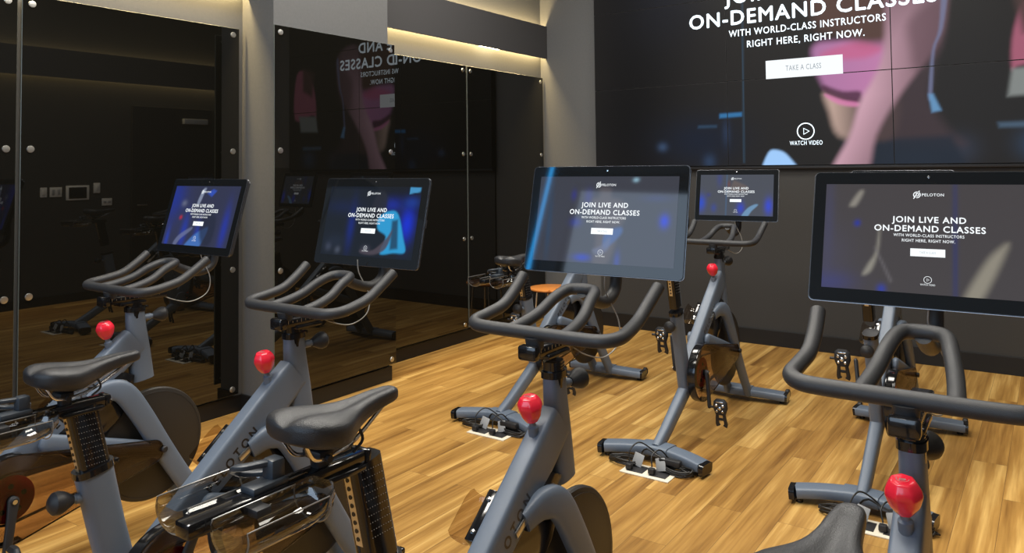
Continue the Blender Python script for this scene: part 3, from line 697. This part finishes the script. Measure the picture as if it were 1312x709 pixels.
FIG = [(.46, .86), (.50, .88), (.54, .85), (.55, .76), (.62, .72), (.66, .60), (.63, .44), (.58, .40), (.60, .26), (.55, .0), (.45, 0), (.46, .25), (.44, .40), (.42, .58), (.41, .72), (.46, .77)]
def pic_a(): return paint(96, 54, (50, 54, 78), [([(.36, -.05), (.42, .1), (.52, .22), (.66, .32), (.64, .12), (.56, -.05)], (70, 115, 185), .03, .9), ([(.18, .02), (.24, .16), (.40, .30), (.42, .26), (.28, .10), (.22, -.02)], (108, 116, 150), .02, .7), ([(.40, .72), (.44, .94), (.49, .96), (.47, .86), (.44, .7)], (140, 150, 175), .02, .8), ([(.52, .88), (.60, .95), (.66, .92), (.60, .82)], (50, 84, 190), .02, .8), ([(.54, .5), (.74, .5), (.76, .1), (.66, .0), (.55, .2)], (38, 44, 62), .06, .8)],
    [(.02, .8, .16, .4, (34, 52, 140), .9), (.30, .2, .05, .3, (38, 58, 160), .9), (.06, .08, .03, .2, (40, 62, 160), .9), (.52, .2, .05, .2, (38, 58, 160), .8), (.90, .3, .05, .35, (36, 56, 170), .7), (.20, .46, .02, .03, (190, 40, 60), .9), (.2, .7, .04, .05, (125, 130, 150), .5)])
def pic_b(): return paint(96, 54, (20, 26, 36), [([(.60, .58), (.72, .66), (.80, .60), (.88, .30), (.92, .10), (.80, .08), (.68, .05), (.66, .12), (.70, .3), (.60, .4)], (42, 150, 205), .02, 1), ([(.74, .52), (.80, .54), (.84, .14), (.76, .12)], (24, 30, 50), .03, .8), ([(.45, .10), (.58, .10), (.70, .26), (.76, .40), (.72, .14), (.60, .04), (.46, .05)], (74, 66, 76), .02, .9), ([(.88, .90), (.99, .93), (.99, .99), (.88, 1.0)], (70, 150, 200), .01, .9), ([(.50, .66), (.55, .92), (.64, .9), (.66, .68), (.6, .6)], (34, 36, 46), .04, .9)],  # cyan quad in the top right corner is a painted reflection
    [(.90, .48, .07, .22, (16, 44, 200), 1), (.72, .74, .10, .10, (20, 40, 150), .8), (.30, .42, .04, .3, (16, 36, 120), .8), (.92, .78, .08, .08, (24, 60, 150), .7), (.08, .12, .035, .06, (62, 68, 86), .9), (.19, .08, .03, .05, (74, 80, 96), .9), (.50, .12, .04, .04, (70, 70, 84), .9), (.15, .2, .12, .1, (30, 40, 58), .6), (.18, .7, .2, .1, (18, 30, 70), .6)])
def pic_c(): return paint(96, 54, (66, 68, 78), [(FIG, (98, 92, 96), .05, .75), ([(.52, .34), (.62, .42), (.64, .36), (.58, .24), (.52, .18)], (74, 104, 160), .03, .9), ([(.44, .15), (.50, .20), (.56, .3), (.55, .16), (.48, .10)], (110, 118, 150), .03, .6)],  # grey base includes room reflection haze, painted into the picture
    [(.27, .78, .02, .06, (58, 60, 130), .9), (.38, .76, .03, .09, (60, 62, 128), .8), (.30, .46, .04, .05, (48, 60, 150), .8), (.92, .50, .03, .07, (30, 60, 215), 1), (.37, .06, .06, .04, (30, 60, 190), .9), (.62, .04, .02, .1, (56, 76, 170), .7), (.10, .4, .02, .4, (52, 76, 104), .7), (.71, .96, .02, .025, (150, 190, 210), 1), (.86, .75, .1, .04, (60, 70, 120), .5)])
def pic_d(): return paint(96, 54, (76, 72, 74), [([(.125, .80), (.17, .93), (.19, .92), (.16, .80), (.14, .78)], (160, 155, 145), .03, .8), ([(.20, .14), (.24, .18), (.27, .36), (.275, .60), (.26, .36), (.225, .24)], (168, 164, 152), .03, .75), ([(.25, .40), (.27, .36), (.34, .10), (.33, .08)], (120, 116, 120), .02, .6), ([(.65, -.05), (.72, -.05), (.84, .44), (.80, .42), (.74, .28)], (164, 158, 142), .05, .8)],  # base colour lifted by a painted veil of reflected light
    [(.165, .62, .015, .03, (44, 60, 170), .9), (.02, .06, .12, .10, (64, 70, 140), .7), (.02, .5, .03, .6, (74, 76, 110), .6), (.29, .02, .02, .04, (50, 70, 180), .8), (.62, .4, .012, 1.0, (56, 62, 110), .7), (.05, .3, .1, .3, (80, 78, 96), .5)])
def pic_e(): return paint(96, 54, (76, 80, 90), [([(.58, -.02), (.66, .18), (.76, .28), (.80, .26), (.72, .12), (.66, -.02)], (112, 150, 185), .02, .9), ([(.44, .60), (.46, .84), (.50, .84), (.66, .70), (.64, .6)], (112, 98, 92), .04, .6)],  # pale grey base is reflected haze put into the picture colours
    [(.02, .30, .06, .18, (52, 80, 190), 1), (.57, .18, .05, .14, (54, 72, 190), .9), (.94, .24, .05, .18, (58, 76, 200), 1), (.27, .90, .04, .2, (62, 72, 130), .6), (.12, .50, .03, .05, (62, 68, 130), .7), (.20, .18, .04, .1, (60, 76, 150), .7), (.37, .5, .008, 1, (72, 110, 150), .6), (.40, .76, .02, .08, (120, 70, 64), .6)])
PICS = dict(A=(pic_a, 1.0), B=(pic_b, 1.0), C=(pic_c, .85), D=(pic_d, .85), E=(pic_e, 1.0), F=(pic_c, .8), G=(pic_e, .8))
PMAT = {}
# name: (x, y, screen dy, screen z, tilt, yaw, saddle dy, saddle dz, label)
BIKES = dict(
 A=(-3.102, .741, 1.264, 1.299, .288, .022, -.02, .01, 'near row exercise bike at the far left, red pulley at the photo edge'),
 B=(-2.139, .767, 1.327, 1.298, .238, .032, 0, 0, 'near row exercise bike second from the left, screen before the column glass'),
 C=(-1.136, .835, 1.261, 1.335, .237, .046, -.078, .056, 'near row exercise bike whose big screen is at the centre of the photo'),
 D=(-.253, .782, 1.298, 1.318, .352, .020, 0, .018, 'near row exercise bike whose large screen is cut by the right edge of the photo'),
 E=(-1.697, 3.634, 1.292, 1.300, .232, .086, -.03, .095, 'far row exercise bike seen whole, from both feet up to its small lit screen'),
 F=(-2.678, 3.633, 1.28, 1.300, .24, .02, -.085, -.030, 'far row exercise bike by the left wall, mostly hidden behind the central big screen'),
 G=(-.724, 3.603, 1.28, 1.290, .24, .02, -.05, .14, 'far row exercise bike at the right, seen under and behind the large right screen'))
BARS = dict(A=(-.005, -.020, -.009), B=(.012, .033, -.006), C=(-.006, -.007, .020), D=(.003, -.001, .004), E=(-.007, -.004, -.009), F=(0, 0, 0), G=(0, 0, 0))
CRANK = dict(B=170, C=40, D=0, F=20, G=-12)
SEATNAMES = ('seat_post', 'seat_rail', 'clamp_lever', 'saddle', 'weight_tray')
def copy_tree(o, parent=None):
    c = o.copy(); C.objects.link(c)
    if parent: c.parent = parent
    for ch in list(o.children): copy_tree(ch, c)
    return c
tab0.parent = bike0
kids = {}
for k, (x, y, sy, sz, tl, yw, dy, dz, lab) in BIKES.items():
    b = bike0 if k == 'G' else copy_tree(bike0)
    b.location = (x, y, 0); tag(b, lab, 'exercise bike', 'exercise bikes in two rows')
    for ch in b.children:
        base = ch.name.split('.')[0]
        if base in SEATNAMES:
            if base == 'seat_post': ch.location = (0, -.2285*dz, dz)
            else: ch.location = (0, dy, dz)
        if base in ('handlebar', 'handlebar_rail', 'screen_arm'): ch.location = BARS[k]
        if base in ('crank_arm', 'pedal') and k in CRANK:
            a = math.radians(CRANK[k]); pcv = Vector((0, .487, .352))
            if base == 'crank_arm':
                ch.rotation_euler = (a, 0, 0); ch.location = pcv-Matrix.Rotation(a, 3, 'X') @ pcv
            else:
                s_ = 1 if sum(v.co.x for v in ch.data.vertices) > 0 else -1; an = math.radians(-100 if s_ > 0 else 86)
                e0 = Vector((0, .172*math.cos(an), .172*math.sin(an))); ch.location = Matrix.Rotation(a, 3, 'X') @ e0-e0
        if base == 'tablet':
            ch.location = (0, sy, sz); ch.rotation_euler = (-tl, 0, yw)
            fn, st = PICS[k]
            if st not in PMAT: PMAT[st] = picmat('tablet_picture', st, .04, .42)
            grid_obj('display', fn(), DW, DH, PMAT[st], ch, (0, -.0019, 0))
        if base == 'screen_mount':
            ch.location = (0, sy+.010-1.28, sz-1.302)

# ------------------------------------------------------------------ floor outlets and cords behind the far row
def outlet(x, y, label):
    t = empty('floor_outlet', (x, y, 0)); tag(t, label, 'floor outlet', 'floor outlets under the far row')
    bm = BM(); box(bm, (0, 0, .003), (.255, .135, .006), .002); finish('cover_plate', bm, CREAM, t)
    for s in (-1, 1):
        bm = BM(); box(bm, (s*.06, 0, .0065), (.085, .085, .003), .001); w_ = finish('socket', bm, MATB, t)
        bm = BM(); box(bm, (0, 0, 0), (.052, .005, .060), .008, Matrix.Rotation(math.radians(-14*s), 3, 'Y') @ Matrix.Rotation(math.radians(-18), 3, 'X')); finish('flip_lid', bm, GREYP, t, (s*.06-.012, .030, .040))
    return t
def cord(x, y, label, seed):
    rnd = random.Random(seed); t = empty('power_cord', (x, y, 0)); tag(t, label, 'power cord', 'power cords behind the far row')
    bm = BM(); pts = []
    for s, cx, cy, turns in ((-1, -.13, -.045, 4), (1, .15, -.030, 4)):
        loop = []
        for i in range(turns*14):
            a = i/14*2*PI; rr = 1+rnd.uniform(-.12, .12); loop.append((cx+.075*rr*math.cos(a), cy+.035*rr*math.sin(a), .010+.007*(i//14)+.004*math.sin(a*2+s)))
        pts = loop if s == -1 else pts+[(-.06, .01, .05), (-.02, -.01, .085), (.03, .0, .06)]+loop
    sweep(bm, catmull(pts, 2), (.0042, .0042), None, 2, 8); finish('cable', bm, CORD, t)
    bm = BM(); sweep(bm, catmull([(-.07, -.105, .04), (-.075, -.09, .09), (-.05, -.04, .12), (-.01, .0, .09), (.02, .03, .05)], 6), (.0035, .0035), None, 2, 8)
    sweep(bm, catmull([(.05, -.105, .04), (.04, -.08, .085), (.06, -.03, .10), (.09, .01, .05)], 6), (.0035, .0035), None, 2, 8); finish('plug_lead', bm, CORD, t)
    bm = BM(); box(bm, (.115, -.035, .055), (.11, .035, .028), .006); finish('power_brick', bm, MATB, t)
    for q in (-.07, .05):
        bm = BM(); box(bm, (q, -.108, .022), (.032, .030, .028), .006); finish('plug', bm, MATB, t)
outlet(-1.665, 3.495, 'cream floor outlet with open grey lids behind the fully visible far bike')
outlet(-2.640, 3.520, 'cream floor outlet with open grey lids behind the far bike by the left wall')
outlet(-.630, 3.470, 'cream floor outlet with open lids behind the far right bike, under the near red knob')
cord(-1.690, 3.580, 'coiled black power cord and adapter beside the rear foot of the fully visible far bike', 1)
cord(-2.665, 3.600, 'coiled black power cord beside the rear foot of the far bike by the left wall', 2)
cord(-.665, 3.560, 'coiled black power cord by the rear foot of the far right bike', 3)

# ------------------------------------------------------------------ side table by the left wall
t = empty('side_table', (-3.80, 5.99, 0)); tag(t, 'small round table with an orange wooden top and chrome legs by the left wall', 'table')
bm = BM(); lathe(bm, [(0, .376), (.185, .376), (.200, .384), (.200, .392), (.194, .396), (0, .396)], (0, 0, 0), (0, 0, 1), 48); finish('table_top', bm, WOODTOP, t)
bm = BM(); lathe(bm, [(.0, .366), (.17, .366), (.17, .377), (0, .377)], (0, 0, 0), (0, 0, 1), 40); finish('underframe', bm, MATB, t)
for i in range(4):
    a = PI/4+i*PI/2; bm = BM(); sweep(bm, [(.13*math.cos(a), .13*math.sin(a), .37), (.165*math.cos(a), .165*math.sin(a), .0)], (.010, .010), None, 2, 12); finish('leg', bm, CHROME, t)

# ------------------------------------------------------------------ right wall, seen in the glass
struct(boxobj('door_1', (XR-.02, 5.62, 1.155), (.04, 1.10, 2.31), DOORM, .003, smooth=False), 'dark door in the right wall')
dh = boxobj('door_handle', (XR-.08, 5.18, 1.08), (.02, .13, .02), STEEL, .005); struct(dh)
tag(boxobj('door_closer', (XR-.07, 5.90, 2.14), (.06, .34, .07), GREYP, .006), 'grey closer box at the top of the dark door', 'door closer')
def plate(y, z, wd, h, lab, cat, nm, m=WHITEP):
    t = empty(nm, (XR-.008, y, z)); tag(t, lab, cat); boxobj('plate', (0, 0, 0), (.012, wd, h), m, .003, t); return t
p = plate(4.07, 1.27, .07, .11, 'single light switch plate, first from the left mirrored in the glass', 'switch', 'light_switch'); boxobj('rocker', (-.008, 0, 0), (.006, .03, .06), WHITEP, .002, p)
p = plate(4.20, 1.27, .13, .11, 'double switch plate beside the wall touch panel', 'switch', 'light_switch')
for s in (-1, 1): boxobj('rocker', (-.008, s*.03, 0), (.006, .03, .06), GREYP, .002, p)
p = plate(4.44, 1.255, .26, .17, 'wall touch panel with a dark display in a white frame', 'touch panel', 'touch_panel'); boxobj('display', (-.008, 0, 0), (.006, .20, .13), BEZEL, .002, p)
p = plate(4.66, 1.305, .075, .12, 'single switch plate right of the touch panel', 'switch', 'light_switch'); boxobj('rocker', (-.008, 0, 0), (.006, .03, .06), WHITEP, .002, p)
p = plate(4.78, 1.135, .12, .085, 'low wall outlet plate right of the touch panel', 'outlet', 'wall_outlet')
for s in (-1, 1): boxobj('socket', (-.007, s*.028, 0), (.004, .034, .03), GREYP, .002, p)
# blue tube in the rear corner (mirrored in the central screen)
t = empty('blue_light_tube', (XL+.12, -2.66, 2.50)); tag(t, 'vertical glowing blue light tube in the rear left corner', 'light')
boxobj('holder', (-.012, 0, .7), (.02, .05, 1.44), MATB, .002, t); bm = BM(); sweep(bm, [(.012, 0, 0), (.012, 0, 1.4)], (.016, .03), (1, 0, 0), 2, 12); finish('tube', bm, BLUELED, t)
for me in list(bpy.data.meshes):
    if me.users == 0: bpy.data.meshes.remove(me)
